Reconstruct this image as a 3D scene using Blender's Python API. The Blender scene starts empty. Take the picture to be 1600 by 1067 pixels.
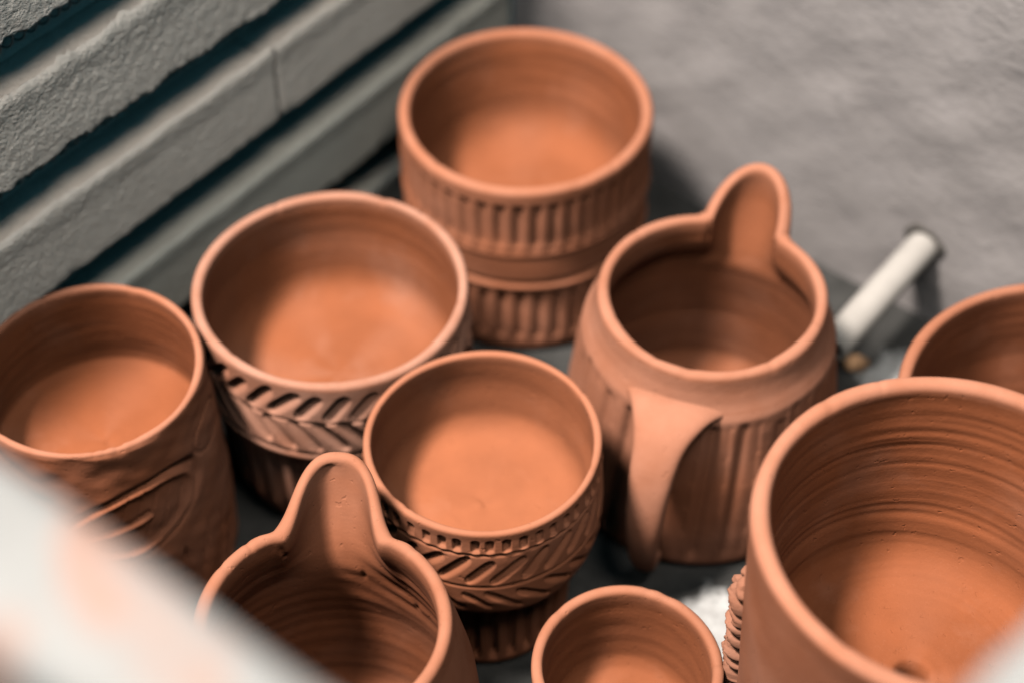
import bpy, math, random
import numpy as np
from mathutils import Vector

random.seed(4)
rng = np.random.default_rng(11)
PI = math.pi
rad = math.radians
scn = bpy.context.scene
COL = scn.collection

# ------------------------------------------------------------------ camera
CAM_H = 0.52
PITCH = rad(47.4)
cam_data = bpy.data.cameras.new('camera')
cam = bpy.data.objects.new('camera', cam_data)
COL.objects.link(cam)
cam.location = (0, 0, CAM_H)
cam.rotation_euler = (PI / 2 - PITCH, 0, 0)
cam_data.sensor_width = 36
cam_data.lens = 2870 / 1600 * 36
cam_data.clip_start = 0.01
cam_data.clip_end = 50
cam_data.dof.use_dof = True
cam_data.dof.focus_distance = 0.525
cam_data.dof.aperture_fstop = 5.2
cam_data.dof.aperture_blades = 0
scn.camera = cam

# ------------------------------------------------------------------ world, lamps, exposure
world = bpy.data.worlds.new('World')
scn.world = world
world.use_nodes = True
wb = world.node_tree.nodes['Background']
wb.inputs['Color'].default_value = (0.15, 0.56, 0.76, 1)
wb.inputs['Strength'].default_value = 0.31


def area(name, az, el, dist, size, power, color, target=(0.0, 0.40, 0.06)):
    ld = bpy.data.lights.new(name, 'AREA')
    ld.shape = 'DISK'
    ld.size = size
    ld.energy = power
    ld.color = color
    o = bpy.data.objects.new(name, ld)
    COL.objects.link(o)
    a, e = rad(az), rad(el)
    d = Vector((math.sin(a) * math.cos(e), math.cos(a) * math.cos(e), math.sin(e)))
    o.location = Vector(target) + d * dist
    o.rotation_euler = (-d).to_track_quat('-Z', 'Y').to_euler()
    return o


area('window_lamp', 247, 67.5, 1.6, 0.24, 49, (1.0, 0.91, 0.83))
area('wall_fill', 146, 69, 2.0, 0.5, 12.5, (1.0, 0.91, 0.82))  # unseen fill light added to brighten the grooved wall
area('front_fill', 205, 52, 2.0, 0.7, 5.5, (1.0, 0.94, 0.88))  # added frontal fill, no visible source; lifts the pot fronts
scn.cycles.diffuse_bounces = 0

scn.view_settings.view_transform = 'Standard'
scn.view_settings.look = 'None'
scn.view_settings.exposure = 0.85
scn.view_settings.gamma = 1.0
scn.view_settings.use_curve_mapping = False

# ------------------------------------------------------------------ materials


class NT:
    def __init__(self, name):
        self.m = bpy.data.materials.new(name)
        self.m.use_nodes = True
        self.t = self.m.node_tree
        self.b = self.t.nodes['Principled BSDF']

    def n(self, typ, **kw):
        nd = self.t.nodes.new(typ)
        for k, v in kw.items():
            if k.startswith('_'):
                setattr(nd, k[1:], v)
            else:
                nd.inputs[k.replace('__', ' ')].default_value = v
        return nd

    def l(self, a, b):
        self.t.links.new(a, b)

    def coord(self, scale=(1, 1, 1)):
        tc = self.n('ShaderNodeTexCoord')
        mp = self.n('ShaderNodeMapping')
        mp.inputs['Scale'].default_value = scale
        self.l(tc.outputs['Object'], mp.inputs['Vector'])
        return mp.outputs['Vector']

    def noise(self, scale, detail=4, rough=0.55, vec=None, dist=0.0):
        nd = self.n('ShaderNodeTexNoise')
        nd.inputs['Scale'].default_value = scale
        nd.inputs['Detail'].default_value = detail
        nd.inputs['Roughness'].default_value = rough
        nd.inputs['Distortion'].default_value = dist
        self.l(vec if vec is not None else self.coord(), nd.inputs['Vector'])
        return nd.outputs['Fac']

    def ramp(self, fac, stops):
        r = self.n('ShaderNodeValToRGB')
        el = r.color_ramp.elements
        el[0].position, el[0].color = stops[0][0], (*stops[0][1], 1)
        el[1].position, el[1].color = stops[-1][0], (*stops[-1][1], 1)
        for p, c in stops[1:-1]:
            e = el.new(p)
            e.color = (*c, 1)
        self.l(fac, r.inputs['Fac'])
        return r.outputs['Color']

    def mix(self, fac, a, b, mode='MIX'):
        m = self.n('ShaderNodeMix', _data_type='RGBA', _blend_type=mode)
        for sock, v in ((m.inputs[0], fac), (m.inputs[6], a), (m.inputs[7], b)):
            if isinstance(v, (int, float)):
                sock.default_value = v
            elif isinstance(v, tuple):
                sock.default_value = (*v, 1)
            else:
                self.l(v, sock)
        return m.outputs[2]

    def math(self, op, a, b=0.0):
        m = self.n('ShaderNodeMath', _operation=op)
        for i, v in enumerate((a, b)):
            if isinstance(v, (int, float)):
                m.inputs[i].default_value = v
            else:
                self.l(v, m.inputs[i])
        return m.outputs[0]

    def bump(self, height, strength, distance, prev=None):
        b = self.n('ShaderNodeBump')
        b.inputs['Strength'].default_value = strength
        b.inputs['Distance'].default_value = distance
        self.l(height, b.inputs['Height'])
        if prev is not None:
            self.l(prev, b.inputs['Normal'])
        return b.outputs['Normal']


def clay(name, base, dry, ring=0.5, dryness=0.8):
    base = tuple(v * 0.79 for v in base)
    dry = tuple(v * 0.79 for v in dry)
    t = NT(name)
    mott = t.noise(38, 5, 0.6)
    c = t.ramp(mott, [(0.3, tuple(v * 0.86 for v in base)), (0.7, tuple(min(1, v * 1.10) for v in base))])
    damp = t.noise(16, 4, 0.6, dist=0.4)
    c = t.mix(t.math('MULTIPLY', t.ramp(damp, [(0.45, (0, 0, 0)), (0.68, (1, 1, 1))]), 0.35), c, tuple(v * 0.70 for v in base))
    streak = t.noise(1.0, 4, 0.6, t.coord((9, 9, 620)))
    c = t.mix(t.math('MULTIPLY', t.ramp(streak, [(0.42, (0, 0, 0)), (0.72, (1, 1, 1))]), 0.22 * ring),
              c, tuple(v * 0.72 for v in base))
    speck = t.noise(1500, 2, 0.5)
    c = t.mix(t.math('MULTIPLY', t.ramp(speck, [(0.60, (0, 0, 0)), (0.76, (1, 1, 1))]), 0.12), c, dry)
    bloom = t.noise(28, 5, 0.65, dist=0.3)
    c = t.mix(t.math('MULTIPLY', t.ramp(bloom, [(0.52, (0, 0, 0)), (0.72, (1, 1, 1))]), 0.30), c, dry)
    at = t.n('ShaderNodeAttribute', _attribute_name='dry')
    patch = t.ramp(t.noise(60, 3, 0.6), [(0.25, (0.55,) * 3), (0.6, (1, 1, 1))])
    f = t.math('MULTIPLY', at.outputs['Fac'], t.math('MULTIPLY', patch, dryness))
    c = t.mix(f, c, dry)
    t.l(c, t.b.inputs['Base Color'])
    t.b.inputs['Roughness'].default_value = 0.85
    t.b.inputs['Specular IOR Level'].default_value = 0.16
    n1 = t.bump(t.noise(1100, 3, 0.6), 0.35, 0.00018)
    n2 = t.bump(streak, 0.16 * ring + 0.02, 0.0003, n1)
    pores = t.ramp(t.noise(420, 2, 0.5), [(0.66, (1, 1, 1)), (0.74, (0, 0, 0))])
    n2 = t.bump(pores, 0.5, 0.0003, n2)
    n3 = t.bump(t.noise(160, 3, 0.6), 0.25, 0.0006, n2)
    t.l(n3, t.b.inputs['Normal'])
    return t.m


BASE = (0.26, 0.080, 0.032)
DRY = (0.36, 0.155, 0.095)
M_clay = clay('leather_hard_clay', BASE, DRY, 0.6, 0.75)
M_clay_pale = clay('clay_with_dry_rim', BASE, (0.36, 0.185, 0.130), 0.5, 0.95)
M_clay_smooth = clay('smooth_clay', (0.29, 0.094, 0.041), DRY, 0.3, 0.6)
M_clay_thrown = clay('clay_with_throwing_lines', (0.25, 0.074, 0.028), (0.37, 0.165, 0.105), 1.0, 0.75)
M_clay_dark = clay('damp_clay', (0.22, 0.068, 0.028), DRY, 0.9, 0.7)
M_clay_jug = clay('damp_jug_clay', (0.24, 0.077, 0.033), (0.37, 0.165, 0.105), 0.7, 0.8)


def brick_mat(name, lo, hi, rough_bump):
    t = NT(name)
    c = t.ramp(t.noise(26, 6, 0.62), [(0.28, lo), (0.72, hi)])
    c = t.mix(t.math('MULTIPLY', t.ramp(t.noise(90, 4, 0.6), [(0.52, (0, 0, 0)), (0.75, (1, 1, 1))]), 0.35),
              c, tuple(v * 0.7 for v in lo))
    t.l(c, t.b.inputs['Base Color'])
    t.b.inputs['Roughness'].default_value = 0.95
    t.b.inputs['Specular IOR Level'].default_value = 0.15
    n = t.bump(t.noise(760, 3, 0.62), rough_bump, 0.0012)
    n = t.bump(t.noise(120, 3, 0.6), 0.12, 0.0012, n)
    pits = t.ramp(t.noise(95, 2, 0.5), [(0.70, (1, 1, 1)), (0.76, (0, 0, 0))])
    n = t.bump(pits, 0.6, 0.001, n)
    t.l(n, t.b.inputs['Normal'])
    return t.m


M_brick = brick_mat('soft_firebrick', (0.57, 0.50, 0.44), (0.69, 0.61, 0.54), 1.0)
M_brick_shade = brick_mat('shade_toned_firebrick', (0.33, 0.315, 0.28), (0.41, 0.39, 0.345), 0.35)  # darker brick copy, shade of the low courses put into its colour


def plaster_mat():
    t = NT('trowelled_wall_coat')
    c = t.ramp(t.noise(22, 7, 0.68, dist=0.3), [(0.3, (0.186, 0.172, 0.170)), (0.55, (0.212, 0.196, 0.192)), (0.75, (0.240, 0.222, 0.220))])
    sc = t.noise(1.0, 4, 0.6, t.coord((60, 60, 120)), 1.0)
    c = t.mix(t.math('MULTIPLY', t.ramp(sc, [(0.62, (0, 0, 0)), (0.74, (1, 1, 1))]), 0.35), c, (0.316, 0.292, 0.284))
    pit = t.noise(150, 3, 0.6, dist=0.8)
    c = t.mix(t.math('MULTIPLY', t.ramp(pit, [(0.62, (0, 0, 0)), (0.75, (1, 1, 1))]), 0.5), c, (0.118, 0.115, 0.115))
    t.l(c, t.b.inputs['Base Color'])
    t.b.inputs['Roughness'].default_value = 0.62
    t.b.inputs['Specular IOR Level'].default_value = 0.35
    n = t.bump(sc, 0.35, 0.0012)
    n = t.bump(pit, 0.45, 0.0010, n)
    n = t.bump(t.noise(34, 3, 0.5, dist=1.0), 0.2, 0.003, n)
    t.l(n, t.b.inputs['Normal'])
    return t.m


M_plaster = plaster_mat()


def shelf_mat():
    """shelf with the shade between pots painted dark, white kiln wash left pale where lit."""
    t = NT('shelf_shade_and_wash')
    c = t.ramp(t.noise(60, 6, 0.65), [(0.30, (0.024, 0.024, 0.023)), (0.7, (0.050, 0.049, 0.047))])  # near-black base stands in for shade on the shelf
    tc = t.n('ShaderNodeTexCoord')
    m = None
    for x, y, rad_ in ((0.072, 0.332, 0.034), (0.146, 0.458, 0.016)):  # pale wash only at spots where the shelf catches light
        d = t.n('ShaderNodeVectorMath', _operation='DISTANCE')
        t.l(tc.outputs['Object'], d.inputs[0])
        d.inputs[1].default_value = (x, y, 0)
        q = t.math('SUBTRACT', 1.0, t.math('DIVIDE', d.outputs['Value'], rad_))
        m = q if m is None else t.math('MAXIMUM', m, q)
    m = t.math('ADD', m, t.math('MULTIPLY', t.math('SUBTRACT', t.noise(70, 5, 0.65), 0.5), 1.4))
    f = t.ramp(m, [(0.02, (0, 0, 0)), (0.22, (1, 1, 1))])
    c = t.mix(f, c, t.ramp(t.noise(160, 4, 0.6), [(0.35, (0.25, 0.245, 0.24)), (0.6, (0.36, 0.36, 0.355))]))
    t.l(c, t.b.inputs['Base Color'])
    t.b.inputs['Roughness'].default_value = 0.95
    t.b.inputs['Specular IOR Level'].default_value = 0.1
    n = t.bump(t.noise(420, 4, 0.7), 0.7, 0.001)
    t.l(t.bump(f, 0.5, 0.0006, n), t.b.inputs['Normal'])
    return t.m


M_shelf = shelf_mat()


def rim_mat():
    t = NT('white_rim_coat')
    v = t.coord((1, 1, 1))
    c = t.ramp(t.noise(30, 5, 0.6), [(0.3, (0.135, 0.134, 0.130)), (0.7, (0.157, 0.156, 0.152))])
    sm = t.noise(38, 2, 0.5, dist=0.5)
    c = t.mix(t.math('MULTIPLY', t.ramp(sm, [(0.53, (0, 0, 0)), (0.63, (1, 1, 1))]), 0.6), c, (0.200, 0.095, 0.062))
    t.l(c, t.b.inputs['Base Color'])
    t.b.inputs['Roughness'].default_value = 0.8
    t.b.inputs['Specular IOR Level'].default_value = 0.2
    t.l(t.bump(t.noise(300, 4, 0.65), 0.6, 0.001), t.b.inputs['Normal'])
    return t.m


M_rim = rim_mat()


def plain(name, col, rough=0.6, metal=0.0, spec=0.4, var=0.12, sc=120):
    t = NT(name)
    c = t.ramp(t.noise(sc, 4, 0.6), [(0.3, tuple(v * (1 - var) for v in col)), (0.7, tuple(min(1, v * (1 + var)) for v in col))])
    t.l(c, t.b.inputs['Base Color'])
    t.b.inputs['Roughness'].default_value = rough
    t.b.inputs['Metallic'].default_value = metal
    t.b.inputs['Specular IOR Level'].default_value = spec
    t.l(t.bump(t.noise(sc * 5, 3, 0.6), 0.25, 0.0004), t.b.inputs['Normal'])
    return t.m


M_ceramic = plain('white_porcelain_tube', (0.262, 0.246, 0.228), 0.7, 0, 0.2, 0.10, 60)
M_wire = plain('oxidised_element_wire', (0.26, 0.25, 0.24), 0.6, 0.1, 0.5)
M_jacket = plain('dull_steel_jacket', (0.30, 0.28, 0.26), 0.5, 0.6, 0.5)
M_dark = plain('dark_hole', (0.05, 0.045, 0.04), 0.95)
M_crumb = plain('clay_crumb', (0.33, 0.19, 0.10), 0.9)

# ------------------------------------------------------------------ mesh helpers


def raw(name, verts, faces, mat, parent=None, smooth=True, dry=None):
    """verts (n,3) array, faces (m,4) int array (or list of lists)."""
    me = bpy.data.meshes.new(name)
    if isinstance(faces, np.ndarray):
        nv, nf = len(verts), len(faces)
        me.vertices.add(nv)
        me.vertices.foreach_set('co', np.ascontiguousarray(verts, dtype=np.float32).ravel())
        k = faces.shape[1]
        me.loops.add(nf * k)
        me.polygons.add(nf)
        me.loops.foreach_set('vertex_index', np.ascontiguousarray(faces, dtype=np.int32).ravel())
        me.polygons.foreach_set('loop_start', np.arange(0, nf * k, k, dtype=np.int32))
        me.polygons.foreach_set('loop_total', np.full(nf, k, dtype=np.int32))
        me.update(calc_edges=True)
        me.validate()
    else:
        me.from_pydata([tuple(v) for v in verts], [], faces)
        me.update()
    me.polygons.foreach_set('use_smooth', np.full(len(me.polygons), smooth, dtype=bool))
    if dry is not None:
        a = me.attributes.new('dry', 'FLOAT', 'POINT')
        a.data.foreach_set('value', np.ascontiguousarray(dry, dtype=np.float32).ravel())
    me.materials.append(mat)
    o = bpy.data.objects.new(name, me)
    COL.objects.link(o)
    if parent is not None:
        o.parent = parent
    return o


def empty(name, loc=(0, 0, 0)):
    o = bpy.data.objects.new(name, None)
    o.empty_display_size = 0.02
    COL.objects.link(o)
    o.location = loc
    return o


def tag(o, label, cat, group=None):
    o['label'] = label
    o['category'] = cat
    if group:
        o['group'] = group


def sstep(a, b, x):
    t = np.clip((x - a) / (b - a), 0, 1)
    return t * t * (3 - 2 * t)


def modes(n, nmax, mmax, seed):
    """smooth random field over (theta, z), periodic in theta."""
    r = np.random.default_rng(seed)
    ks = [(int(r.integers(0, nmax + 1)), r.normal() * mmax, r.uniform(0, 2 * PI), r.uniform(.5, 1)) for _ in range(n)]
    s = math.sqrt(n) * 0.6

    def f(th, z):
        out = 0
        for k, m, p, a in ks:
            out = out + a * np.sin(k * th + m * z + p)
        return out / s
    return f


def resample(pts, step):
    """pts: list of (r, z, tag); straight pieces, spacing about `step` (or the piece's own via 4th value)."""
    out = []
    for a, b in zip(pts[:-1], pts[1:]):
        L = math.hypot(b[0] - a[0], b[1] - a[1])
        st = b[3] if len(b) > 3 else step
        n = max(1, int(round(L / st)))
        for i in range(n):
            t = i / n
            out.append((a[0] + (b[0] - a[0]) * t, a[1] + (b[1] - a[1]) * t, b[2]))
    out.append((pts[-1][0], pts[-1][1], pts[-1][2]))
    return out


BOT, OUT, RIM, INN, FLR = 0, 1, 2, 3, 4


def pot_profile(outer, rim_r, h, t, inner, floor_z, floor_r, fillet, hole=0.0, so=0.0007, si=0.0016):
    """outer: (r,z) from the foot up to just under the rim; inner: (r,z) from under the rim down."""
    p = [(max(hole, 0.0006), 0.0, BOT), (outer[0][0] - 0.0015, 0.0, BOT, 0.004), (outer[0][0], 0.0015, BOT, 0.0005)]
    for r, z in outer[1:]:
        p.append((r, z, OUT, so))
    cr = rim_r - t / 2
    cz = h - t / 2
    p.append((rim_r, cz, OUT, so))
    for i in range(1, 13):
        a = PI * i / 12
        p.append((cr + t / 2 * math.cos(a), cz + t / 2 * math.sin(a), RIM, 0.0004))
    for r, z in inner:
        p.append((r, z, INN, si))
    # quarter-round into the floor
    p.append((floor_r, floor_z + fillet, INN, si))
    for i in range(1, 11):
        a = PI / 2 * i / 10
        p.append((floor_r - fillet + fillet * math.cos(a), floor_z + fillet - fillet * math.sin(a), INN if i < 4 else FLR, si))
    p.append((max(hole, 0.0006), floor_z - 0.0004, FLR, 0.0013))
    if hole:
        p.append((hole, 0.0005, BOT, 0.01))
    return resample(p, 0.001)


def pot(name, prof, nseg, mat, loc, rot=0.0, disp=None, shift=None, wob=0.004, seed=0, parent=None,
        theta=None, closed=False, dryf=None, ring_amp=0.00007, smooth_top=0.0):
    P = np.array([(a, b) for a, b, _ in prof])
    T = np.array([c for _, _, c in prof])
    # gentle smoothing of the profile away from its ends
    Q = P.copy()
    for _ in range(2):
        Q[1:-1] = 0.25 * Q[:-2] + 0.5 * Q[1:-1] + 0.25 * Q[2:]
    keep = np.zeros(len(P), bool)
    keep[:3] = True
    Q[keep] = P[keep]
    P = Q
    d = np.gradient(P, axis=0)
    ln = np.hypot(d[:, 0], d[:, 1]) + 1e-12
    nr, nz = d[:, 1] / ln, -d[:, 0] / ln           # outward profile normal
    th = np.linspace(0, 2 * PI, nseg, endpoint=False) if theta is None else theta
    nseg = len(th)
    R = np.repeat(P[:, :1], nseg, 1)
    Z = np.repeat(P[:, 1:], nseg, 1)
    TH = np.repeat(th[None, :], len(P), 0)
    TG = np.repeat(T[:, None], nseg, 1)
    D = np.zeros_like(R)
    ringf = modes(26, 1, 1500, seed + 5)
    rj = modes(10, 4, 250, seed + 9)
    inn = (TG == INN)
    D += np.where(inn, ring_amp * ringf(TH, Z + 0.0006 * rj(TH, Z)) * (1 - smooth_top * sstep(P[:, 1].max() - 0.034, P[:, 1].max() - 0.020, Z)), 0)
    ringr = modes(22, 1, 1300, seed + 6)
    D += np.where(TG == FLR, 0.6 * ring_amp * ringr(TH, R), 0)
    D += 0.00012 * modes(14, 7, 130, seed + 3)(TH, Z) * (TG > 0) * np.clip(R / 0.03, 0, 1) ** 2
    nk = np.random.default_rng(seed + 77)
    hmax = P[:, 1].max()
    for _ in range(9):                                 # small knocks and finger dents along the lip
        a0, w0 = nk.uniform(0, 2 * PI), nk.uniform(0.0006, 0.0022)
        g = np.exp(-((np.mod(TH - a0 + PI, 2 * PI) - PI) * R / w0) ** 2 - ((Z - hmax) / 0.0016) ** 2)
        D -= nk.uniform(0.0001, 0.00045) * g * (TG > 0)
    if disp is not None:
        D += disp(TH, Z, R, TG)
    R2 = R + D * nr[:, None]
    Z2 = Z + D * nz[:, None]
    hh = P[:, 1].max()
    w1, w2 = rng.uniform(0, 6.28, 2)
    R2 = R2 * (1 + wob * np.sin(2 * TH + w1) * (Z / hh) + 0.4 * wob * np.sin(3 * TH + w2))
    Z2 = Z2 + np.where(Z > hh * 0.5, 0.0005 * np.sin(2 * TH + w2) * (Z / hh), 0)
    if shift is not None:
        dr, dz = shift(TH, Z, R, TG)
        R2 = R2 + dr
        Z2 = Z2 + dz
    X = R2 * np.sin(TH)
    Y = R2 * np.cos(TH)
    V = np.stack([X, Y, Z2], -1).reshape(-1, 3)
    n = len(P)
    i, j = np.meshgrid(np.arange(n - 1 if not closed else n), np.arange(nseg), indexing='ij')
    i2 = (i + 1) % n
    j2 = (j + 1) % nseg
    F = np.stack([i * nseg + j, i2 * nseg + j, i2 * nseg + j2, i * nseg + j2], -1).reshape(-1, 4)
    dry = (TG == RIM).astype(float)
    k = np.ones(7) / 7
    prof_dry = np.convolve(np.pad(dry[:, 0], 3, mode='edge'), k, 'valid')
    # the outer skin dries first and turns paler, unevenly
    patchy = modes(18, 6, 90, seed + 21)(TH, Z)
    dry = np.repeat(prof_dry[:, None], nseg, 1)
    dry = np.maximum(dry, (TG == OUT) * np.clip(0.62 + 0.22 * patchy, 0.25, 1.0))
    dry = np.maximum(dry, (TG >= INN) * np.clip(0.10 * patchy, 0, 0.3))
    if dryf is not None:
        dry = np.clip(dry + dryf(TH, Z2, R2, TG, D), 0, 1)
    if not closed:
        c0, c1 = len(V), len(V) + 1
        V = np.vstack([V, [[0, 0, P[0, 1]], [0, 0, P[-1, 1]]]])
        dry = np.append(dry.ravel(), [0, 0])
        jj = np.arange(nseg)
        jk = (jj + 1) % nseg
        cap0 = np.stack([np.full(nseg, c0), jj, jk, jk], -1)
        last = (n - 1) * nseg
        # degenerate fourth corner removed below by using triangles in a second mesh step
        tri0 = np.stack([np.full(nseg, c0), jj, jk], -1)
        tri1 = np.stack([last + jj, np.full(nseg, c1), last + jk], -1)
        o = mixed(name, V, F, np.vstack([tri0, tri1]), mat, parent, dry)
    else:
        o = raw(name, V, F, mat, parent, True, dry.ravel())
    if parent is None:
        o.location = loc
        o.rotation_euler = (0, 0, rot)
    return o


def mixed(name, V, Q, T, mat, parent, dry):
    me = bpy.data.meshes.new(name)
    me.vertices.add(len(V))
    me.vertices.foreach_set('co', np.ascontiguousarray(V, dtype=np.float32).ravel())
    idx = np.concatenate([Q.ravel(), T.ravel()]).astype(np.int32)
    tot = np.concatenate([np.full(len(Q), 4), np.full(len(T), 3)]).astype(np.int32)
    st = np.concatenate([[0], np.cumsum(tot)[:-1]]).astype(np.int32)
    me.loops.add(len(idx))
    me.polygons.add(len(tot))
    me.loops.foreach_set('vertex_index', idx)
    me.polygons.foreach_set('loop_start', st)
    me.polygons.foreach_set('loop_total', tot)
    me.update(calc_edges=True)
    me.validate()
    me.polygons.foreach_set('use_smooth', np.ones(len(tot), dtype=bool))
    a = me.attributes.new('dry', 'FLOAT', 'POINT')
    a.data.foreach_set('value', np.ascontiguousarray(dry, dtype=np.float32).ravel())
    me.materials.append(mat)
    o = bpy.data.objects.new(name, me)
    COL.objects.link(o)
    if parent is not None:
        o.parent = parent
    return o


def box(name, lo, hi, mat, parent=None, bevel=0.0):
    """axis box in the frame (s along, d across, z) given by `frame`."""
    x0, y0, z0 = lo
    x1, y1, z1 = hi
    v = [(x0, y0, z0), (x1, y0, z0), (x1, y1, z0), (x0, y1, z0), (x0, y0, z1), (x1, y0, z1), (x1, y1, z1), (x0, y1, z1)]
    f = [(0, 3, 2, 1), (4, 5, 6, 7), (0, 1, 5, 4), (1, 2, 6, 5), (2, 3, 7, 6), (3, 0, 4, 7)]
    o = raw(name, v, f, mat, parent, False)
    if bevel:
        m = o.modifiers.new('bevel', 'BEVEL')
        m.width = bevel
        m.segments = 3
    return o


# ------------------------------------------------------------------ the kiln
# kiln frame: origin at the far corner on the shelf, +x runs along the grooved wall towards the
# camera-left, +y runs into the chamber (away from the grooved wall)
AZ = rad(38)
Tv = Vector((math.sin(AZ), math.cos(AZ), 0))         # along the grooved wall, away from the camera
YC = 0.616
WALL_H = 0.32
LEN = 0.400                                           # along the grooved wall
WID = 0.349                                           # across the chamber
kiln = empty('kiln', (0, YC, 0))
# local x = -Tv, local y = inward normal of grooved wall (az 128)
kiln.rotation_euler = (0, 0, math.atan2(-Tv.y, -Tv.x))
tag(kiln, 'open electric kiln chamber with grooved grey brick wall and blurred white rim', 'kiln')

# In the local frame: x' = distance from far corner along the grooved wall; y' = distance into the chamber.
# local axes are right handed: x'=-Tv, y' = z cross x' ; that points to az 128?  (checked below)
_x = Vector((-Tv.x, -Tv.y, 0))
_y = Vector((0, 0, 1)).cross(_x)
INWARD = 1.0 if _y.dot(Vector((Tv.y, -Tv.x, 0))) > 0 else -1.0

PERIOD = 0.0494
LEDGE0 = 0.1672                                       # z of a lip edge
FACE = 0.0328


def course_profile(zl):
    """(depth into the wall, z) from the lip edge of one course down to the lip of the next."""
    zb = zl - FACE
    zn = zl - PERIOD
    p = [(0.0200, zl - 0.0066), (0.0060, zl - 0.0062), (0.0026, zl - 0.0048), (0.0014, zl - 0.0008), (0.0004, zl + 0.0001), (-0.0008, zl - 0.0008),
         (-0.0012, zl - 0.0024), (-0.0002, zl - 0.010), (0.0000, zb + 0.004), (0.0002, zb + 0.0008), (0.0018, zb - 0.0004),
         (0.0070, zb + 0.0010), (0.0180, zb + 0.0020), (0.0215, zb - 0.003), (0.0215, zn - 0.003), (0.0205, zn - 0.0065)]
    return p


def brick(s0, s1, zl, mat, chip, seed, rough):
    p = course_profile(zl)
    pr = np.array([(a, b) for a, b, _ in resample([(a, b, 0) for a, b in p], 0.0011)])
    n = len(pr)
    S = np.arange(s0, s1, 0.0011)
    S = np.append(S, s1)
    m = len(S)
    r = np.random.default_rng(seed)
    # one-dimensional chipping along the edge
    def n1(scale):
        k = r.normal(size=int((s1 - s0) * scale) + 6)
        return np.interp(S - s0, np.arange(len(k)) / scale, k)
    edge = 0.5 * n1(90) + 0.35 * n1(260) + 0.30 * n1(700)
    edge2 = 0.4 * n1(80) + 0.3 * n1(300) + 0.3 * n1(800)
    dep = np.repeat(pr[:, :1], m, 1)
    zz = np.repeat(pr[:, 1:], m, 1)
    top = np.exp(-((pr[:, 1] - zl) / 0.0032) ** 2) * (pr[:, 0] < 0.006)
    bot = np.exp(-((pr[:, 1] - (zl - FACE)) / 0.0028) ** 2) * (pr[:, 0] < 0.006)
    zz = zz + chip * 0.0008 * top[:, None] * edge[None, :] + chip * 0.0009 * bot[:, None] * edge2[None, :]
    dep = dep + chip * 0.0007 * top[:, None] * np.abs(edge)[None, :] + 0.0004 * bot[:, None] * edge2[None, :]
    # sandy grain on the face: rough random grid smoothed once
    g = r.normal(size=(n, m))
    g = (g + np.roll(g, 1, 0) + np.roll(g, 1, 1) + np.roll(g, (1, 1), (0, 1))) / 2
    face = (pr[:, 0] < 0.004)
    fall = sstep(0.02, 0.16, S)                       # smoother near the far corner, where it has been rubbed
    dep = dep + rough * 0.00013 * g * face[:, None] * (0.35 + 0.65 * fall)[None, :]
    # mortar-tight joint: round the two end arrises
    endr = np.maximum(0, 0.0012 - np.minimum(S - s0, s1 - S)) / 0.0012
    dep = dep + 0.0011 * endr[None, :] ** 2 * face[:, None]
    sx = np.repeat(S[None, :], n, 0)
    V = np.stack([sx, -INWARD * dep, zz], -1).reshape(-1, 3)
    i, j = np.meshgrid(np.arange(n - 1), np.arange(m - 1), indexing='ij')
    F = np.stack([i * m + j, (i + 1) * m + j, (i + 1) * m + j + 1, i * m + j + 1], -1).reshape(-1, 4)
    nv = len(V)
    # back edge: close the brick behind with a simple slab
    back = 0.060
    b = np.array([(s0, -INWARD * back, pr[0, 1]), (s1, -INWARD * back, pr[0, 1]), (s1, -INWARD * back, pr[-1, 1]), (s0, -INWARD * back, pr[-1, 1])])
    V = np.vstack([V, b])
    o = raw('brick', V, np.vstack([F, [[nv, nv + 1, m - 1, 0]], [[nv + 3, (n - 1) * m, n * m - 1, nv + 2]], [[nv, nv + 3, nv + 2, nv + 1]]]),
            mat, kiln, True)
    # ends
    return o


GAP = 0.0003
joints = {0: [0.10, 0.325], 1: [0.1352], 2: [0.035, 0.33], 3: [0.15, 0.37], -1: [0.345], -2: [0.09, 0.32], -3: [0.2]}
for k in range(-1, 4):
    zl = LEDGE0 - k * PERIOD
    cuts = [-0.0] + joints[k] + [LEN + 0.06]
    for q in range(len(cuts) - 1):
        brick(cuts[q] + GAP, cuts[q + 1] - GAP, zl, M_brick if k <= 0 else (M_brick if k == 1 else M_brick_shade),  # lower courses take the brick with shade painted in
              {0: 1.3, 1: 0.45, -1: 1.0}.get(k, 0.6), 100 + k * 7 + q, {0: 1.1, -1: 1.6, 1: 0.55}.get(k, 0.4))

# wall backing behind the joints (mortar)
box('mortar_backing', (-0.06, -INWARD * 0.0225 if INWARD < 0 else -0.05, -0.03), (LEN + 0.06, 0.05 if INWARD < 0 else -0.0225, LEDGE0 + PERIOD - 0.006), M_brick_shade, kiln)


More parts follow.
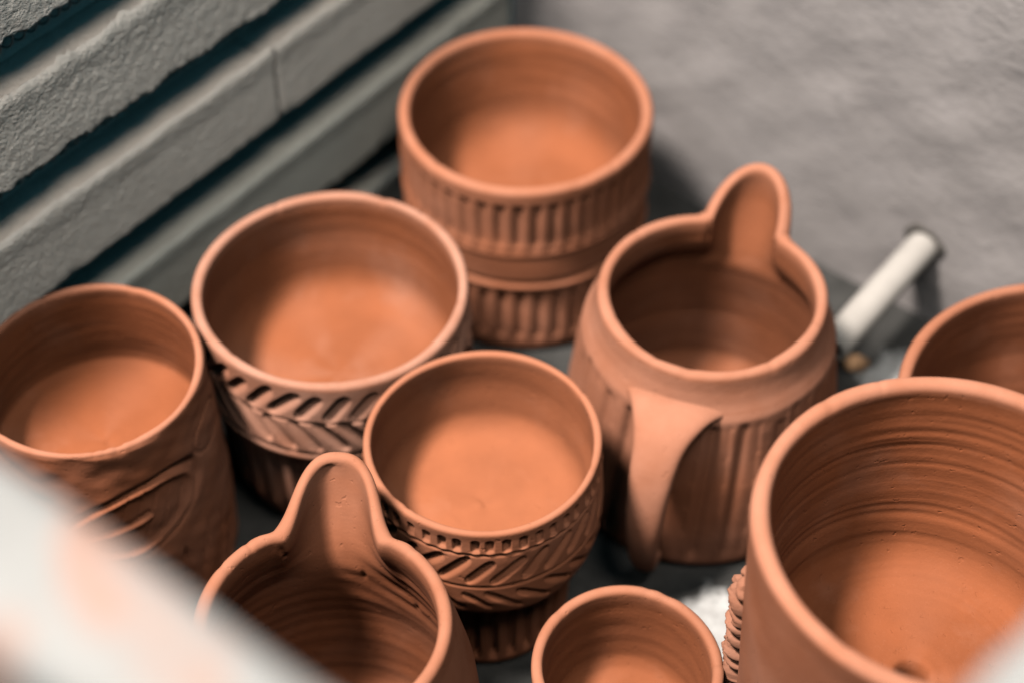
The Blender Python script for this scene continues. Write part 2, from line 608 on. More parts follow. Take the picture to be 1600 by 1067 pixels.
def coil(zl, s0, s1):
    """coiled resistance wire lying in one groove."""
    zb = zl - FACE
    pitch, cr, wr = 0.0046, 0.0044, 0.00036
    turns = (s1 - s0) / pitch
    n = int(turns * 16)
    a = np.linspace(0, turns * 2 * PI, n)
    x = np.linspace(s0, s1, n) + 0.0004 * np.sin(a * 0.13)
    r = np.array([x, -INWARD * (0.0145 + cr * np.cos(a)), zb - 0.0085 + cr * np.sin(a)]).T
    tg = np.gradient(r, axis=0)
    tg /= np.linalg.norm(tg, axis=1)[:, None]
    u = np.cross(tg, np.array([1.0, 0, 0]))
    u /= np.linalg.norm(u, axis=1)[:, None]
    v = np.cross(tg, u)
    V = []
    K = 5
    for q in range(K):
        V.append(r + wr * (math.cos(2 * PI * q / K) * u + math.sin(2 * PI * q / K) * v))
    V = np.stack(V, 1).reshape(-1, 3)
    i, j = np.meshgrid(np.arange(n - 1), np.arange(K), indexing='ij')
    j2 = (j + 1) % K
    F = np.stack([i * K + j, (i + 1) * K + j, (i + 1) * K + j2, i * K + j2], -1).reshape(-1, 4)
    return raw('heating_element', V, F, M_wire, kiln, True)


for k in range(-1, 3):
    coil(LEDGE0 - k * PERIOD, 0.012, LEN - 0.01)

# far wall across the chamber (coated, no grooves), gently uneven


def coated_wall():
    ny, nz = 150, 120
    y = np.linspace(0, WID + 0.05, ny)
    z = np.linspace(-0.02, WALL_H, nz)
    Yg, Zg = np.meshgrid(y, z, indexing='ij')
    r = np.random.default_rng(3)
    d = np.zeros_like(Yg)
    for _ in range(30):
        kx, kz, ph = r.normal() * 90, r.normal() * 90, r.uniform(0, 6.28)
        d += 0.00022 * np.sin(kx * Yg + kz * Zg + ph)
    V = np.stack([-0.0003 + d * 0.5 - 0.0004, INWARD * Yg, Zg], -1).reshape(-1, 3)
    i, j = np.meshgrid(np.arange(ny - 1), np.arange(nz - 1), indexing='ij')
    F = np.stack([i * nz + j, (i + 1) * nz + j, (i + 1) * nz + j + 1, i * nz + j + 1], -1).reshape(-1, 4)
    if INWARD < 0:
        F = F[:, ::-1]
    b = len(V)
    c = [(-0.05, INWARD * a, zz) for a, zz in ((0, -0.02), (WID + 0.05, -0.02), (WID + 0.05, WALL_H), (0, WALL_H))]
    V = np.vstack([V, c])
    idx = lambda a, q: a * nz + q
    ex = [[b, b + 1, b + 2, b + 3], [b, idx(0, 0), idx(ny - 1, 0), b + 1], [b + 3, b + 2, idx(ny - 1, nz - 1), idx(0, nz - 1)]]
    return raw('coated_wall', V, np.vstack([F, ex]), M_plaster, kiln, True)


coated_wall()

# near walls: inner brick, white coated rim, steel jacket set lower outside
RT = 0.0225


def rim_bar(name, x0, x1, y0, y1, z0, z1, mat, bevel, seed):
    o = box(name, (x0, min(y0 * INWARD, y1 * INWARD), z0), (x1, max(y0 * INWARD, y1 * INWARD), z1), mat, kiln, bevel)
    return o


rim_bar('wall_brick', LEN, LEN + RT, 0.0, WID, -0.02, WALL_H - 0.0245, M_brick_shade, 0.001, 1)
rim_bar('wall_brick', 0.0, LEN + RT, WID, WID + RT, -0.02, WALL_H - 0.0245, M_brick_shade, 0.001, 1)


def uneven_rim(x0, x1, y0, y1, along_x, seed):
    """rounded bar with a slightly lumpy hand-coated surface."""
    L = (x1 - x0) if along_x else (y1 - y0)
    W = (y1 - y0) if along_x else (x1 - x0)
    n = int(L / 0.002)
    prof = []
    rr = 0.005
    cs = [(W - rr, WALL_H - rr, 0), (rr, WALL_H - rr, 1)]
    prof.append((W, WALL_H - 0.024))
    for cxx, czz, q in cs:
        for a in np.linspace(0, PI / 2, 7):
            ang = a + q * PI / 2
            prof.append((cxx + rr * math.cos(ang), czz + rr * math.sin(ang)))
    prof.append((0.0, WALL_H - 0.024))
    prof = np.array(prof)
    s = np.linspace(0, L, n)
    r = np.random.default_rng(seed)
    bump = np.zeros(n)
    for _ in range(12):
        bump += 0.0005 * np.sin(abs(r.normal()) * 120 * s + r.uniform(0, 6.28))
    k = len(prof)
    A = np.repeat(prof[:, :1], n, 1)
    Zz = np.repeat(prof[:, 1:], n, 1)
    mid = (A - W / 2) / (W / 2)
    A = A + bump[None, :] * mid * 0.7
    Zz = Zz + 0.5 * np.roll(bump, 17)[None, :] * (Zz > WALL_H - 0.01)
    S = np.repeat(s[None, :], k, 0)
    if along_x:
        V = np.stack([x0 + S, INWARD * (y0 + A), Zz], -1)
    else:
        V = np.stack([x0 + A, INWARD * (y0 + S), Zz], -1)
    V = V.reshape(-1, 3)
    i, j = np.meshgrid(np.arange(k - 1), np.arange(n - 1), indexing='ij')
    F = np.stack([i * n + j, (i + 1) * n + j, (i + 1) * n + j + 1, i * n + j + 1], -1).reshape(-1, 4)
    return raw('rim', V, F, M_rim, kiln, True)


uneven_rim(LEN, LEN + RT, -0.05, WID + RT, False, 5)
uneven_rim(0.0, LEN - 0.0005, WID, WID + RT, True, 6)
rim_bar('jacket', LEN + RT + 0.0005, LEN + RT + 0.03, -0.05, WID + RT + 0.03, -0.02, WALL_H - 0.022, M_jacket, 0.002, 1)
rim_bar('jacket', 0.0, LEN + RT, WID + RT + 0.0005, WID + RT + 0.03, -0.02, WALL_H - 0.022, M_jacket, 0.002, 1)

# thermocouple tube out of the coated wall
Rw = Vector((0.1548, 0.4951, 0.0345))
y_th = (Rw - Vector((0, YC, 0))).dot(Vector((Tv.y, -Tv.x, 0)))


def tube(name, x0, x1, y, z, r, mat, parent, cap=True, dr=0.0):
    K = 40
    rings = [(x0, r), (x1 - 0.0012, r), (x1 - 0.0004, r - 0.0004), (x1, r - 0.0012), (x1 - 0.0008, r * 0.62), (x1 - 0.006, r * 0.58)]
    V = []
    for x, rr in rings:
        for q in range(K):
            a = 2 * PI * q / K
            V.append((x, INWARD * y + rr * math.cos(a), z + rr * math.sin(a)))
    F = []
    for i in range(len(rings) - 1):
        for q in range(K):
            F.append((i * K + q, i * K + (q + 1) % K, (i + 1) * K + (q + 1) % K, (i + 1) * K + q))
    F.append(tuple(range((len(rings) - 1) * K, len(rings) * K)))
    return raw(name, V, F, mat, parent, True)


th = tube('thermocouple_tube', -0.02, 0.066, y_th, Rw.z, 0.0061, M_ceramic, kiln)
th['label'] = 'white ceramic tube sticking out of the wall'
# dark worn hole round its root: an irregular dark-coloured collar
K = 48
V, F = [], []
for i, (x, rr) in enumerate([(0.0002, 0.0084), (0.0010, 0.0079), (0.0009, 0.0064)]):
    for q in range(K):
        a = 2 * PI * q / K
        j = rr + (0.0006 * math.sin(3 * a + 1) + 0.0004 * math.sin(7 * a)) * (i < 2)
        V.append((x, INWARD * y_th + j * math.cos(a), Rw.z + 0.0016 + j * math.sin(a)))
for i in range(2):
    for q in range(K):
        F.append((i * K + q, i * K + (q + 1) % K, (i + 1) * K + (q + 1) % K, (i + 1) * K + q))
raw('tube_hole', V, F, M_dark, kiln, True)

# ------------------------------------------------------------------ shelf
sv = []
c0 = kiln.location
for a, b in ((0, 0), (LEN, 0), (LEN, WID), (0, WID)):
    p = c0 + _x * a + Vector((Tv.y, -Tv.x, 0)) * b
    sv.append((p.x, p.y))
V = [(x, y, 0) for x, y in sv] + [(x, y, -0.015) for x, y in sv]
shelf = raw('shelf', V, [(0, 1, 2, 3), (7, 6, 5, 4), (0, 4, 5, 1), (1, 5, 6, 2), (2, 6, 7, 3), (3, 7, 4, 0)], M_shelf, None, False)
shelf['kind'] = 'structure'
me = shelf.data
if me.polygons[0].normal.z < 0:
    me.flip_normals()

# ------------------------------------------------------------------ carving helpers


def gouge_row(th, z, r0, n, zc, length, width, ang, depth, seed, lip=0.25, jit=0.12, blunt=4, sharp=0.42, phase=0.0):
    """a ring of n slanted gouges centred at height zc; length/width in metres, ang from horizontal."""
    r = np.random.default_rng(seed)
    ja = r.normal(size=n) * jit
    jl = 1 + r.normal(size=n) * jit * 0.7
    jd = 1 + r.normal(size=n) * jit
    jx = r.normal(size=n) * jit * 0.25
    jz = r.normal(size=n) * jit * 0.004
    out = np.zeros_like(th)
    step = 2 * PI / n
    base = np.floor((th - phase) / step).astype(int)
    for o in (-1, 0, 1, 2):
        idx = (base + o) % n
        c = (base + o) * step + phase + jx[idx] * step
        u = -(th - c) * r0                            # + to the right, seen from outside
        v = z - (zc + jz[idx])
        a = ang + ja[idx] * 0.5
        p = u * np.cos(a) + v * np.sin(a)
        q = -u * np.sin(a) + v * np.cos(a)
        L = length / 2 * jl[idx]
        e = np.clip(1 - np.abs(p / L) ** blunt, 0, 1)
        wl = width / 2 * np.sqrt(e) + 1e-9
        t = -q / wl                                   # -1 at the upper edge, +1 at the lower
        prof = np.where(t < -1 + sharp, (t + 1) / sharp, (1 - t) / (2 - sharp))
        prof = np.clip(prof, 0, 1)
        prof = prof * prof * (3 - 2 * prof) * 0.5 + prof * 0.5
        cut = -depth * jd[idx] * prof * np.minimum(1, e * 2.2) * (np.abs(t) < 1)
        burr = lip * depth * np.exp(-((t - 1.25) / 0.22) ** 2) * e
        out = np.where(cut < out, cut, out)
        out = np.where(out == 0, np.maximum(out, burr * (e > 0)), out)
    return out


def line_groove(z, z0, w, d):
    return -d * np.exp(-((z - z0) / w) ** 2)


def loc3(x, y):
    return (x, y, 0.0005)


G_CUP = 'terracotta cups standing in the kiln'
G_JUG = 'terracotta spouted jugs standing in the kiln'

# ------------------------------------------------------------------ tall fluted cup at the back
hA = 0.083


def dispA(th, z, r, tg):
    o = tg == OUT
    n = 46
    zt, zb = hA - 0.0070, hA - 0.0290
    step = 2 * PI / n
    ph = (th + 0.02 * modes(5, 6, 60, 41)(th, z) * 0.3)
    u = (np.mod(ph, step) - step / 2) * 0.0468
    w = 0.0019 * sstep(zb, zb + 0.006, z) ** 0.6 + 0.0003
    inside = (z < zt) & (z > zb)
    fl = -0.0013 * np.clip(1 - (u / w) ** 2, 0, 1) * sstep(zb, zb + 0.003, z) * sstep(zt + 0.0005, zt - 0.0008, z)
    hole = -0.0021 * np.clip(1 - (np.abs(u) / 0.0020) ** 2 - ((z - (zt - 0.0012)) / 0.0021) ** 2, 0, 1) ** 0.6
    bead = 0.0006 * np.exp(-((np.abs(u) - step * 0.0234) / 0.0011) ** 2 - ((z - zb - 0.0008) / 0.0016) ** 2)
    d = np.where(inside, np.minimum(fl, hole), 0) + bead
    # ridge, plain band, double line
    d += 0.0006 * np.exp(-((z - (hA - 0.0312)) / 0.0009) ** 2)
    d += line_groove(z, hA - 0.0460, 0.0008, 0.0009)
    d += 0.0007 * np.exp(-((z - (hA - 0.0482)) / 0.0011) ** 2)
    # lower flutes
    n2 = 42
    st2 = 2 * PI / n2
    u2 = (np.mod(th + 0.03, st2) - st2 / 2) * 0.045
    zt2, zb2 = hA - 0.0520, 0.006
    f2 = -0.0017 * np.clip(1 - (u2 / 0.0021) ** 2, 0, 1) * sstep(zb2, zb2 + 0.004, z) * sstep(zt2 + 0.0006, zt2 - 0.0012, z)
    d += f2
    return np.where(o, d, 0)


prof = pot_profile([(0.0450, 0), (0.0462, 0.002), (0.0464, 0.012), (0.0461, 0.030), (0.0462, 0.036), (0.0466, 0.050), (0.0468, 0.070)], 0.0470, hA, 0.0046,
                   [(0.0420, hA - 0.008), (0.0414, hA - 0.018)], hA - 0.047, 0.0395, 0.0150)
o = pot('clay_cup', prof, 500, M_clay, loc3(0.0050, 0.5185), disp=dispA, seed=1, ring_amp=0.00009)
tag(o, 'wide terracotta cup with vertical flutes, farthest back by the kiln corner', 'cup', G_CUP)

# ------------------------------------------------------------------ chevron cup with pale dry rim
hB = 0.085


def dispB(th, z, r, tg):
    o = tg == OUT
    d = gouge_row(th, z, 0.046, 33, hB - 0.0100, 0.0140, 0.0054, rad(48), 0.0026, 21, 0.22)
    d2 = gouge_row(th, z, 0.047, 33, hB - 0.0240, 0.0165, 0.0058, rad(-50), 0.0022, 22, 0.25, phase=0.06)
    d = np.where(np.abs(d2) > np.abs(d), d2, d)
    d += line_groove(z, hB - 0.0168, 0.0005, 0.0007)
    n2 = 34
    st2 = 2 * PI / n2
    u2 = (np.mod(th, st2) - st2 / 2) * 0.042
    low = -0.0022 * np.clip(1 - (u2 / 0.0026) ** 2, 0, 1) * sstep(0.006, 0.012, z) * sstep(hB - 0.0400, hB - 0.0425, z)
    d = np.where(z < hB - 0.036, low, d)
    return np.where(o, d, 0)


prof = pot_profile([(0.036, 0), (0.0385, 0.004), (0.0420, 0.014), (0.0430, 0.040), (0.0428, hB - 0.0395), (0.0452, hB - 0.0368), (0.0463, hB - 0.0355), (0.0465, hB - 0.0338),
                    (0.0454, hB - 0.0322), (0.0466, hB - 0.0312), (0.0468, hB - 0.020), (0.0460, hB - 0.006)],
                   0.0458, hB, 0.0037, [(0.0421, hB - 0.006), (0.0424, hB - 0.018)], hB - 0.0440, 0.0410, 0.0120, so=0.00045)


def dryB(th, z, r, tg, d):
    return np.where((tg == OUT) & (z > hB - 0.034), 0.25 + 0.4 * np.clip(d / 0.0006, 0, 1), 0)


o = pot('clay_cup', prof, 860, M_clay_pale, loc3(-0.0601, 0.4252), disp=dispB, seed=2, dryf=dryB, ring_amp=0.00008)
tag(o, 'wide terracotta cup with pale dry rim and herringbone gouges, beside the grooved wall', 'cup', G_CUP)

# ------------------------------------------------------------------ middle cup with notches and chevrons
hC = 0.085


def dispC(th, z, r, tg):
    o = tg == OUT
    # arched notches under the rim
    n = 46
    rg = np.random.default_rng(31)
    jx = rg.normal(size=n) * 0.09
    jd = 1 + rg.normal(size=n) * 0.2
    st = 2 * PI / n
    idx = np.floor(th / st).astype(int) % n
    u = (np.mod(th, st) - st / 2 - jx[idx] * st) * 0.037
    zt, zb = hC - 0.0040, hC - 0.0084
    arch = np.clip(1 - (np.abs(u) / 0.00135) ** 4, 0, 1) * sstep(zt + 0.0007 - 200 * u * u, zt - 0.0004 - 200 * u * u, z) * sstep(zb - 0.0002, zb + 0.0004, z)
    ramp_ = np.clip((z - zb) / (zt - zb), 0, 1)
    d = -0.0020 * jd[idx] * arch * (0.25 + 0.75 * ramp_)
    d += 0.00035 * np.exp(-(u / 0.0013) ** 2 - ((z - zb + 0.0004) / 0.0006) ** 2)
    d += line_groove(z, hC - 0.0098, 0.00042, 0.0007)
    g1 = gouge_row(th, z, 0.0375, 28, hC - 0.0170, 0.0150, 0.0044, rad(50), 0.0022, 33, 0.28, jit=0.13)
    d += line_groove(z, hC - 0.0250, 0.00042, 0.0008)
    g2 = gouge_row(th, z, 0.037, 26, hC - 0.0325, 0.0150, 0.0038, rad(-40), 0.0019, 34, 0.40, jit=0.13, phase=0.05)
    d = d + np.where(np.abs(g2) > np.abs(g1), g2, g1)
    n2 = 30
    st2 = 2 * PI / n2
    u2 = (np.mod(th, st2) - st2 / 2) * 0.031
    low = -0.0020 * np.clip(1 - (u2 / 0.0019) ** 2, 0, 1) * sstep(0.004, 0.009, z) * sstep(hC - 0.0455, hC - 0.0480, z)
    d = np.where(z < hC - 0.0430, low, d)
    return np.where(o, d, 0)


prof = pot_profile([(0.0262, 0), (0.0276, 0.003), (0.0285, 0.020), (0.0290, hC - 0.0455), (0.0325, hC - 0.0438), (0.0352, hC - 0.0428), (0.0366, hC - 0.0400),
                    (0.0379, hC - 0.0335), (0.0380, hC - 0.0240), (0.0376, hC - 0.0130), (0.0369, hC - 0.0040)],
                   0.0369, hC, 0.0027, [(0.0343, hC - 0.004), (0.0343, hC - 0.014)], hC - 0.0320, 0.0325, 0.0085, so=0.00045)
o = pot('clay_cup', prof, 980, M_clay_smooth, loc3(-0.0090, 0.3596), disp=dispC, seed=3, ring_amp=0.00006)
tag(o, 'terracotta cup in the middle with small notches under its rim above leaf-like gouges', 'cup', G_CUP)

# ------------------------------------------------------------------ leaf cup at the left
hL = 0.092


def dispL(th, z, r, tg):
    o = tg == OUT
    R0 = 0.0368
    tc = rad(156)
    u = -(np.mod(th - tc + PI, 2 * PI) - PI) * R0      # + to the viewer's right
    v = z - (hL - 0.0360)
    a = rad(24)
    p = u * math.cos(a) + v * math.sin(a)
    q = -u * math.sin(a) + v * math.cos(a)
    Lx, Ly = 0.0250, 0.0135
    e = np.sqrt((p / Lx) ** 2 + (q / Ly) ** 2)
    side = np.where(q > 0, 1.0, 0.85)
    d = -0.0021 * side * np.exp(-((e - 1.05) / 0.075) ** 2)          # cut outline
    d += 0.0008 * np.exp(-((e - 0.92) / 0.06) ** 2) * side          # raised inner edge
    d += -0.0010 * sstep(0.96, 0.72, e)                              # sunk field
    # midrib and veins inside the leaf
    ins = e < 0.9
    rib = q + 0.0012 * np.sin(p / 0.012)
    d += np.where(ins & (p < 0.006), 0.0011 * np.exp(-(rib / 0.0008) ** 2) - 0.0009 * np.exp(-((rib - 0.0018) / 0.0008) ** 2), 0)
    for k in range(-3, 4):
        s = (p - k * 0.0066) * math.cos(0.75) - q * math.sin(0.75)
        d += np.where(ins, -0.00045 * np.exp(-(s / 0.00032) ** 2) * (np.abs(q) > 0.0012), 0)
    # a small second leaf near the rim, mostly behind
    u2 = -(np.mod(th - rad(100) + PI, 2 * PI) - PI) * R0
    e2 = np.sqrt((u2 / 0.010) ** 2 + ((z - (hL - 0.020)) / 0.007) ** 2)
    d += -0.0006 * np.exp(-((e2 - 1) / 0.07) ** 2)
    # blade-like cuts round the foot
    d += gouge_row(th, z, 0.038, 26, 0.018, 0.034, 0.0044, rad(80), 0.0018, 44, 0.2, jit=0.2, blunt=2)
    d += 0.00015 * modes(20, 20, 500, 47)(th, z)
    return np.where(o, d, 0)


prof = pot_profile([(0.0360, 0), (0.0378, 0.004), (0.0386, 0.030), (0.0378, 0.060), (0.0366, 0.082)], 0.0364, hL, 0.0026,
                   [(0.0340, hL - 0.004), (0.0345, hL - 0.024)], hL - 0.0355, 0.0350, 0.0035)
o = pot('clay_cup', prof, 620, M_clay_thrown, loc3(-0.1330, 0.3823), disp=dispL, seed=4, ring_amp=0.00012)
tag(o, 'terracotta cup with a carved leaf on its side, at the left edge of the picture', 'cup', G_CUP)

# ------------------------------------------------------------------ jug with handle and narrow spout
hJ = 0.088
jug = empty('clay_jug', loc3(0.0657, 0.4194))
tag(jug, 'terracotta jug with narrow spout, strap handle and fluted body beside the white tube', 'jug', G_JUG)


def theta_dense(center, half, n_in, n_out):
    a = np.linspace(center - half, center + half, n_in, endpoint=False)
    b = np.linspace(center + half, center - half + 2 * PI, n_out, endpoint=False)
    return np.concatenate([a, b])


def wrap(x):
    return np.mod(x + PI, 2 * PI) - PI


def shiftJ(th, z, r, tg):
    c = rad(23)
    d = np.abs(wrap(th - c))
    inner = (tg >= INN)
    t_rim = np.clip((z - (hJ - 0.0056)) / 0.0056, 0, 1)
    # half width narrows from the outer skin to the inner skin so that the sides keep their thickness
    cr = 0.0379 - 0.0028
    fr = np.clip((r - (cr - 0.0028)) / 0.0056, 0, 1)
    w = rad(17.5) + fr * rad(6.0)
    x = np.clip(d / w, 0, 1)
    p = np.clip(1 - x ** 2, 0, 1) ** 1.05             # round-nosed gutter
    p = p + 0.10 * np.exp(-((d - w) / rad(3.0)) ** 2) * (d > w)
    k = np.clip((d - w) / rad(5), 0, 1)
    p = np.where(d > w, 0.06 * (1 - k) ** 2, p)
    g = sstep(hJ - 0.026, hJ - 0.004, z)
    return 0.0158 * p * g, 0.0125 * p * sstep(hJ - 0.020, hJ, z)


def dispJ(th, z, r, tg):
    o = tg == OUT
    n = 27
    st = 2 * PI / n
    rg = np.random.default_rng(51)
    jd = 1 + 0.35 * rg.normal(size=n)
    jx = 0.16 * rg.normal(size=n)
    ths = th - (0.07 - z) * 1.2
    idx = np.floor(ths / st).astype(int) % n
    f = np.mod(ths, st) / st
    x = f - 0.5 - jx[idx]
    cut = -0.0011 * np.clip(jd[idx], .3, 1.6) * np.exp(-(x / 0.16) ** 2)
    facet = 0.0005 * (f - 0.5)
    top = 0.0690 + 0.0016 * jx[idx] * 6
    m = sstep(0.004, 0.010, z) * sstep(top + 0.001, top - 0.003, z)
    return np.where(o, (cut + facet) * m, 0)


prof = pot_profile([(0.0465, 0), (0.0482, 0.003), (0.0480, 0.016), (0.0462, 0.040), (0.0438, 0.060), (0.0427, 0.0695), (0.0426, 0.0712), (0.0415, 0.0735), (0.0399, 0.0768), (0.0386, 0.0812)],
                   0.0379, hJ, 0.0043, [(0.0336, hJ - 0.006), (0.0345, hJ - 0.014), (0.0385, hJ - 0.022), (0.0430, 0.035)], 0.006, 0.0440, 0.007)
pot('body', prof, 0, M_clay_jug, None, disp=dispJ, shift=shiftJ, seed=6, parent=jug, theta=theta_dense(rad(21), rad(30), 220, 360), ring_amp=0.00008,
    dryf=lambda th, z, r, tg, d: np.where((tg == OUT) & (z > 0.0690) & (z < 0.0735), 0.6, 0.0) + np.where((tg == OUT) & (z > 0.0745), 0.3, 0.0))


def strap(name, path, widths, thick, az, mat, parent, seed):
    """strap handle: path of (rho, z), width across, in the plane at azimuth az."""
    pts = np.array(path)
    n = 70
    tt = np.linspace(0, len(pts) - 1, n)
    # Catmull-Rom
    def cr(a):
        out = []
        for t in tt:
            i = min(int(t), len(a) - 2)
            f = t - i
            p0, p1, p2, p3 = a[max(i - 1, 0)], a[i], a[i + 1], a[min(i + 2, len(a) - 1)]
            out.append(0.5 * ((2 * p1) + (-p0 + p2) * f + (2 * p0 - 5 * p1 + 4 * p2 - p3) * f * f + (-p0 + 3 * p1 - 3 * p2 + p3) * f ** 3))
        return np.array(out)
    c = cr(pts)
    w = cr(np.array(widths)[:, None])[:, 0]
    th_ = cr(np.array(thick)[:, None])[:, 0]
    tg = np.gradient(c, axis=0)
    tg /= np.linalg.norm(tg, axis=1)[:, None]
    nrm = np.stack([tg[:, 1], -tg[:, 0]], -1)          # in (rho, z)
    out_dir = np.array([math.sin(az), math.cos(az)])
    lat = np.array([math.cos(az), -math.sin(az)])
    K = 28
    V = np.zeros((n, K, 3))
    for q in range(K):
        a = 2 * PI * q / K
        ca, sa = math.cos(a), math.sin(a)
        ex = 0.72
        u = np.sign(ca) * abs(ca) ** ex * w / 2
        v = np.sign(sa) * abs(sa) ** ex * th_ / 2
        v = v - 0.10 * th_ * math.cos(a) ** 2 * (1 if sa > 0 else 0)
        rho = c[:, 0] + nrm[:, 0] * v
        zz = c[:, 1] + nrm[:, 1] * v
        V[:, q, 0] = rho * out_dir[0] + u * lat[0]
        V[:, q, 1] = rho * out_dir[1] + u * lat[1]
        V[:, q, 2] = zz
    V = V.reshape(-1, 3)
    i, j = np.meshgrid(np.arange(n - 1), np.arange(K), indexing='ij')
    j2 = (j + 1) % K
    F = np.stack([i * K + j, i * K + j2, (i + 1) * K + j2, (i + 1) * K + j], -1).reshape(-1, 4)
    return raw(name, V, F, mat, parent, True, np.full(len(V), 0.95))


strap('handle', [(0.0370, 0.0725), (0.0440, 0.0735), (0.0535, 0.0690), (0.0610, 0.0570), (0.0640, 0.0400), (0.0620, 0.0220), (0.0560, 0.0090), (0.0480, 0.0060)],
      [0.034, 0.0255, 0.0170, 0.0140, 0.0125, 0.0095, 0.0066, 0.0060], [0.007, 0.0072, 0.0075, 0.0078, 0.0076, 0.0066, 0.005, 0.0042], rad(201), M_clay_jug, jug, 3)

# ------------------------------------------------------------------ front jug with broad pulled spout
hF = 0.100


def shiftF(th, z, r, tg):
    c = rad(1.5)
    d = np.abs(wrap(th - c))
    cr = 0.0356 - 0.002
    fr = np.clip((r - (cr - 0.0025)) / 0.005, 0, 1)
    w = rad(25) + fr * rad(5)
    x = np.clip(d / w, 0, 1)
    p = np.clip(np.exp(-(x / 0.60) ** 2.7) - 0.018, 0, 1)
    skirt = -0.05 * np.exp(-((d - w * 1.05) / rad(5)) ** 2)
    g = sstep(hF - 0.030, hF - 0.001, z)
    g2 = sstep(hF - 0.030, hF, z)
    return 0.0200 * (p * g + skirt * g2), 0.0065 * p * g2


def dispF(th, z, r, tg):
    inn = tg == INN
    d = 0
    # finger sweeps below the spout
    c = np.exp(-(wrap(th - rad(35)) / rad(32)) ** 2)
    d = d + 0.00032 * np.sin((z + 0.010 * wrap(th - rad(20))) * 900 + 2 * np.sin(th * 3)) * c * sstep(hF - 0.050, hF - 0.030, z) * sstep(hF - 0.008, hF - 0.020, z)
    d = d + 0.00012 * modes(16, 3, 900, 63)(th, z)
    # crease in the spout
    d = d - 0.0008 * np.exp(-(wrap(th - rad(-2)) / rad(3)) ** 2) * sstep(hF - 0.03, hF - 0.012, z)
    # tiny pits
    for a, zz in ((40, 0.066), (12, 0.071), (-27, 0.094), (-25, 0.0905)):
        d = d - 0.0011 * np.exp(-((wrap(th - rad(a)) * 0.036) ** 2 + (z - zz) ** 2) / 0.0009 ** 2)
    return np.where(inn, d, 0)


prof = pot_profile([(0.036, 0), (0.039, 0.004), (0.0425, 0.025), (0.0430, 0.050), (0.0412, 0.072), (0.0382, 0.086), (0.0362, 0.094)],
                   0.0356, hF, 0.0042, [(0.0312, hF - 0.005), (0.0330, hF - 0.014), (0.0365, hF - 0.028), (0.0385, 0.045)], 0.010, 0.0370, 0.010)
o = pot('clay_jug', prof, 0, M_clay_dark, loc3(-0.0516, 0.2826), disp=dispF, shift=shiftF, seed=7, theta=theta_dense(0, rad(60), 300, 220), ring_amp=0.00007, smooth_top=0.9,
        dryf=lambda th, z, r, tg, d: np.exp(-(wrap(th - rad(4)) / rad(24)) ** 2) * (0.75 * sstep(hF - 0.034, hF - 0.004, z) + 0.9 * (tg == RIM)))
tag(o, 'terracotta jug with a broad pulled spout, half hidden by the white rim in front', 'jug', G_JUG)

# ------------------------------------------------------------------ small cup at the bottom
hS = 0.065
prof = pot_profile([(0.0225, 0), (0.0245, 0.003), (0.0262, 0.025), (0.0272, 0.050)], 0.0280, hS, 0.0036,
                   [(0.0244, hS - 0.005), (0.0238, hS - 0.018)], hS - 0.034, 0.0225, 0.0060)
o = pot('clay_cup', prof, 280, M_clay, loc3(0.0335, 0.2915), seed=8, ring_amp=0.00008)
tag(o, 'smallest plain terracotta cup, at the bottom edge between two larger pots', 'cup', G_CUP)

# ------------------------------------------------------------------ big flower pot at the right
hG = 0.150
big = empty('flower_pot', loc3(0.1112, 0.2775))
tag(big, 'large terracotta flower pot with throwing rings and a drain hole, at the lower right', 'flower pot')


def dispG(th, z, r, tg):
    inn = tg == INN
    d = 0.00003 * modes(30, 1, 2300, 71)(th, z + 0.0012 * np.sin(th)) + 0.00005 * modes(12, 1, 420, 72)(th, z)
    # a few stronger finger rings near the top
    for z0, a in ((hG - 0.0115, .00014), (hG - 0.018, .00016), (hG - 0.0235, .00022), (hG - 0.031, .0002)):
        d = d - a * np.exp(-((z - z0 - 0.0006 * np.sin(th + z0 * 900)) / 0.0007) ** 2)
    f = np.where(tg == FLR, 0.00006 * modes(26, 0, 2000, 73)(th, r + 0.0006 * th / 6.28), 0)
    return np.where(inn, d, 0) + f


prof = pot_profile([(0.0400, 0), (0.0415, 0.003), (0.0470, 0.060), (0.0495, 0.110), (0.0508, 0.140)], 0.0514, hG, 0.0050,
                   [(0.0463, hG - 0.008), (0.0450, hG - 0.030), (0.0432, hG - 0.050)], hG - 0.0690, 0.0415, 0.0120, hole=0.0036, si=0.0007)
pot('body', prof, 440, M_clay_thrown, None, disp=dispG, seed=9, parent=big, closed=True, ring_amp=0.00005)


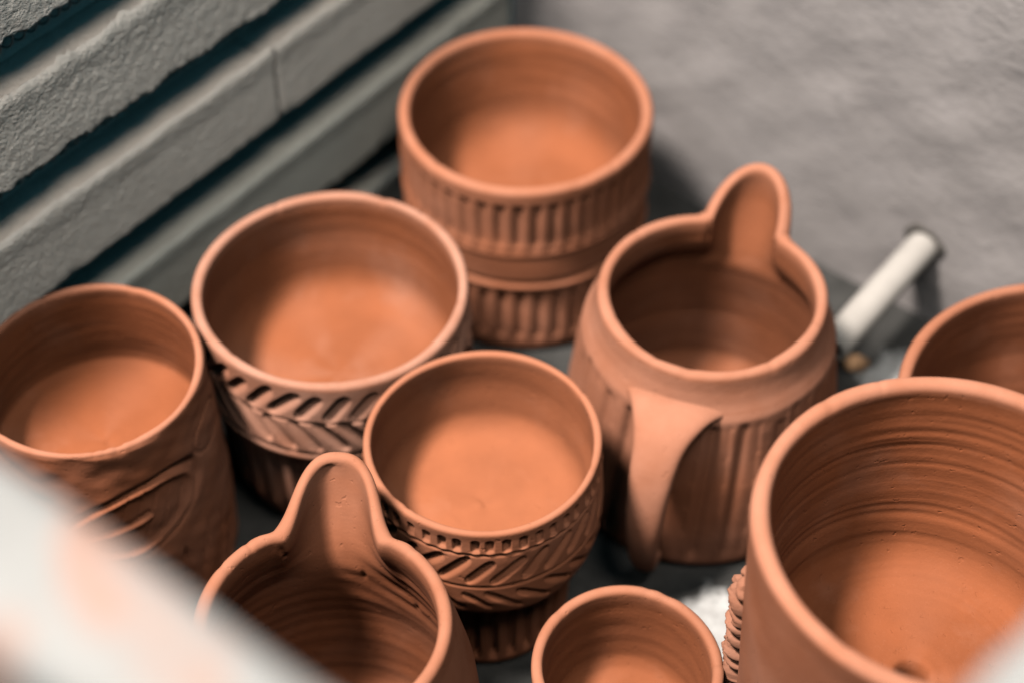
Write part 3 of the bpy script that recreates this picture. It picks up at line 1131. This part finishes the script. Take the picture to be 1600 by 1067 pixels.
def braid(parent, az, z0, z1, rf):
    """plaited clay strip pressed on to the wall: one rough strap with slanting tucks."""
    nu, nz = 44, 300
    W = 0.0062
    a = np.linspace(-PI / 2, PI / 2, nu)
    z = np.linspace(z1, z0, nz)
    A, Zg = np.meshgrid(a, z, indexing='ij')
    U = W * np.sin(A)
    rg = np.random.default_rng(8)
    wig = np.interp(z, np.linspace(z0, z1, 24), rg.normal(size=24))[None, :]
    wig2 = np.interp(z, np.linspace(z0, z1, 40), rg.normal(size=40))[None, :]
    hgt = 0.0056 * np.cos(A) ** 0.7 * (1 + 0.16 * wig)
    ends = np.minimum(1, np.minimum(z1 - Zg, Zg - z0) / 0.004) ** 0.5
    ph = (Zg + 0.0007 * wig2 + 0.9 * np.abs(U)) / 0.0058
    tuck = np.abs(np.mod(ph, 1) - 0.35) / 0.5
    strand = np.clip(1 - tuck ** 2, 0, 1)
    mid = np.exp(-(U / 0.0008) ** 2)
    hgt = hgt * (0.62 + 0.38 * strand) - 0.0011 * mid * np.cos(A)
    fine = rg.normal(size=(nu, nz))
    fine = (fine + np.roll(fine, 1, 0) + np.roll(fine, 1, 1) + np.roll(fine, 2, 1)) / 4
    hgt = np.maximum(hgt + 0.00035 * fine * np.cos(A), 0) * ends
    rr = np.array([rf(v) for v in z])[None, :]
    rho = rr - 0.0006 + hgt
    an = az + U * (0.72 + 0.28 * strand) / 0.05
    V = np.stack([rho * np.sin(an), rho * np.cos(an), Zg], -1).reshape(-1, 3)
    i, j = np.meshgrid(np.arange(nu - 1), np.arange(nz - 1), indexing='ij')
    F = np.stack([i * nz + j, (i + 1) * nz + j, (i + 1) * nz + j + 1, i * nz + j + 1], -1).reshape(-1, 4)
    return raw('braided_strip', V, F, M_clay_pale, parent, True, np.full(len(V), 0.6))


def rfG(z):
    return float(np.interp(z, [0, 0.003, 0.060, 0.110, 0.140], [0.0400, 0.0415, 0.0470, 0.0495, 0.0508]))


bs = braid(big, rad(-70), 0.030, 0.105, rfG)
bs['label'] = 'rough plaited clay strip on the side'

# ------------------------------------------------------------------ plain pot behind it, cut by the frame
hR = 0.085
prof = pot_profile([(0.046, 0), (0.049, 0.004), (0.0535, 0.040), (0.0565, 0.070)], 0.0583, hR, 0.0042,
                   [(0.0541, hR - 0.005), (0.0530, hR - 0.030)], 0.016, 0.046, 0.014)
o = pot('clay_bowl', prof, 300, M_clay_dark, loc3(0.1784, 0.3690), seed=10, ring_amp=0.00009)
tag(o, 'plain dark terracotta bowl at the right edge, behind the large flower pot', 'bowl')

# ------------------------------------------------------------------ crumbs on the shelf


def crumb(name, x, y, r, mat, seed, label, cat):
    rgn = np.random.default_rng(seed)
    n, K = 9, 12
    V, F = [(0, 0, 0.0)], []
    for i in range(1, n):
        a = PI / 2 * (1 - i / n) * 1.0
    V = []
    for i in range(n):
        a = PI * i / (n - 1) * 0.98 + 0.01
        for q in range(K):
            t = 2 * PI * q / K
            j = 1 + 0.22 * rgn.normal() * math.sin(a)
            V.append((r * j * math.sin(a) * math.cos(t) * 1.3, r * j * math.sin(a) * math.sin(t), max(0.0, r * 0.6 + r * 0.6 * math.cos(a) * j)))
    for i in range(n - 1):
        for q in range(K):
            F.append((i * K + q, (i + 1) * K + q, (i + 1) * K + (q + 1) % K, i * K + (q + 1) % K))
    F.append(tuple(range(K)))
    F.append(tuple(range((n - 1) * K, n * K))[::-1])
    o = raw(name, V, F, mat, None, True)
    o.location = (x, y, 0.0004)
    tag(o, label, cat)


crumb('clay_crumb', 0.1300, 0.4650, 0.0038, M_crumb, 1, 'blurred brown clay crumb on the shelf below the white tube', 'crumb')
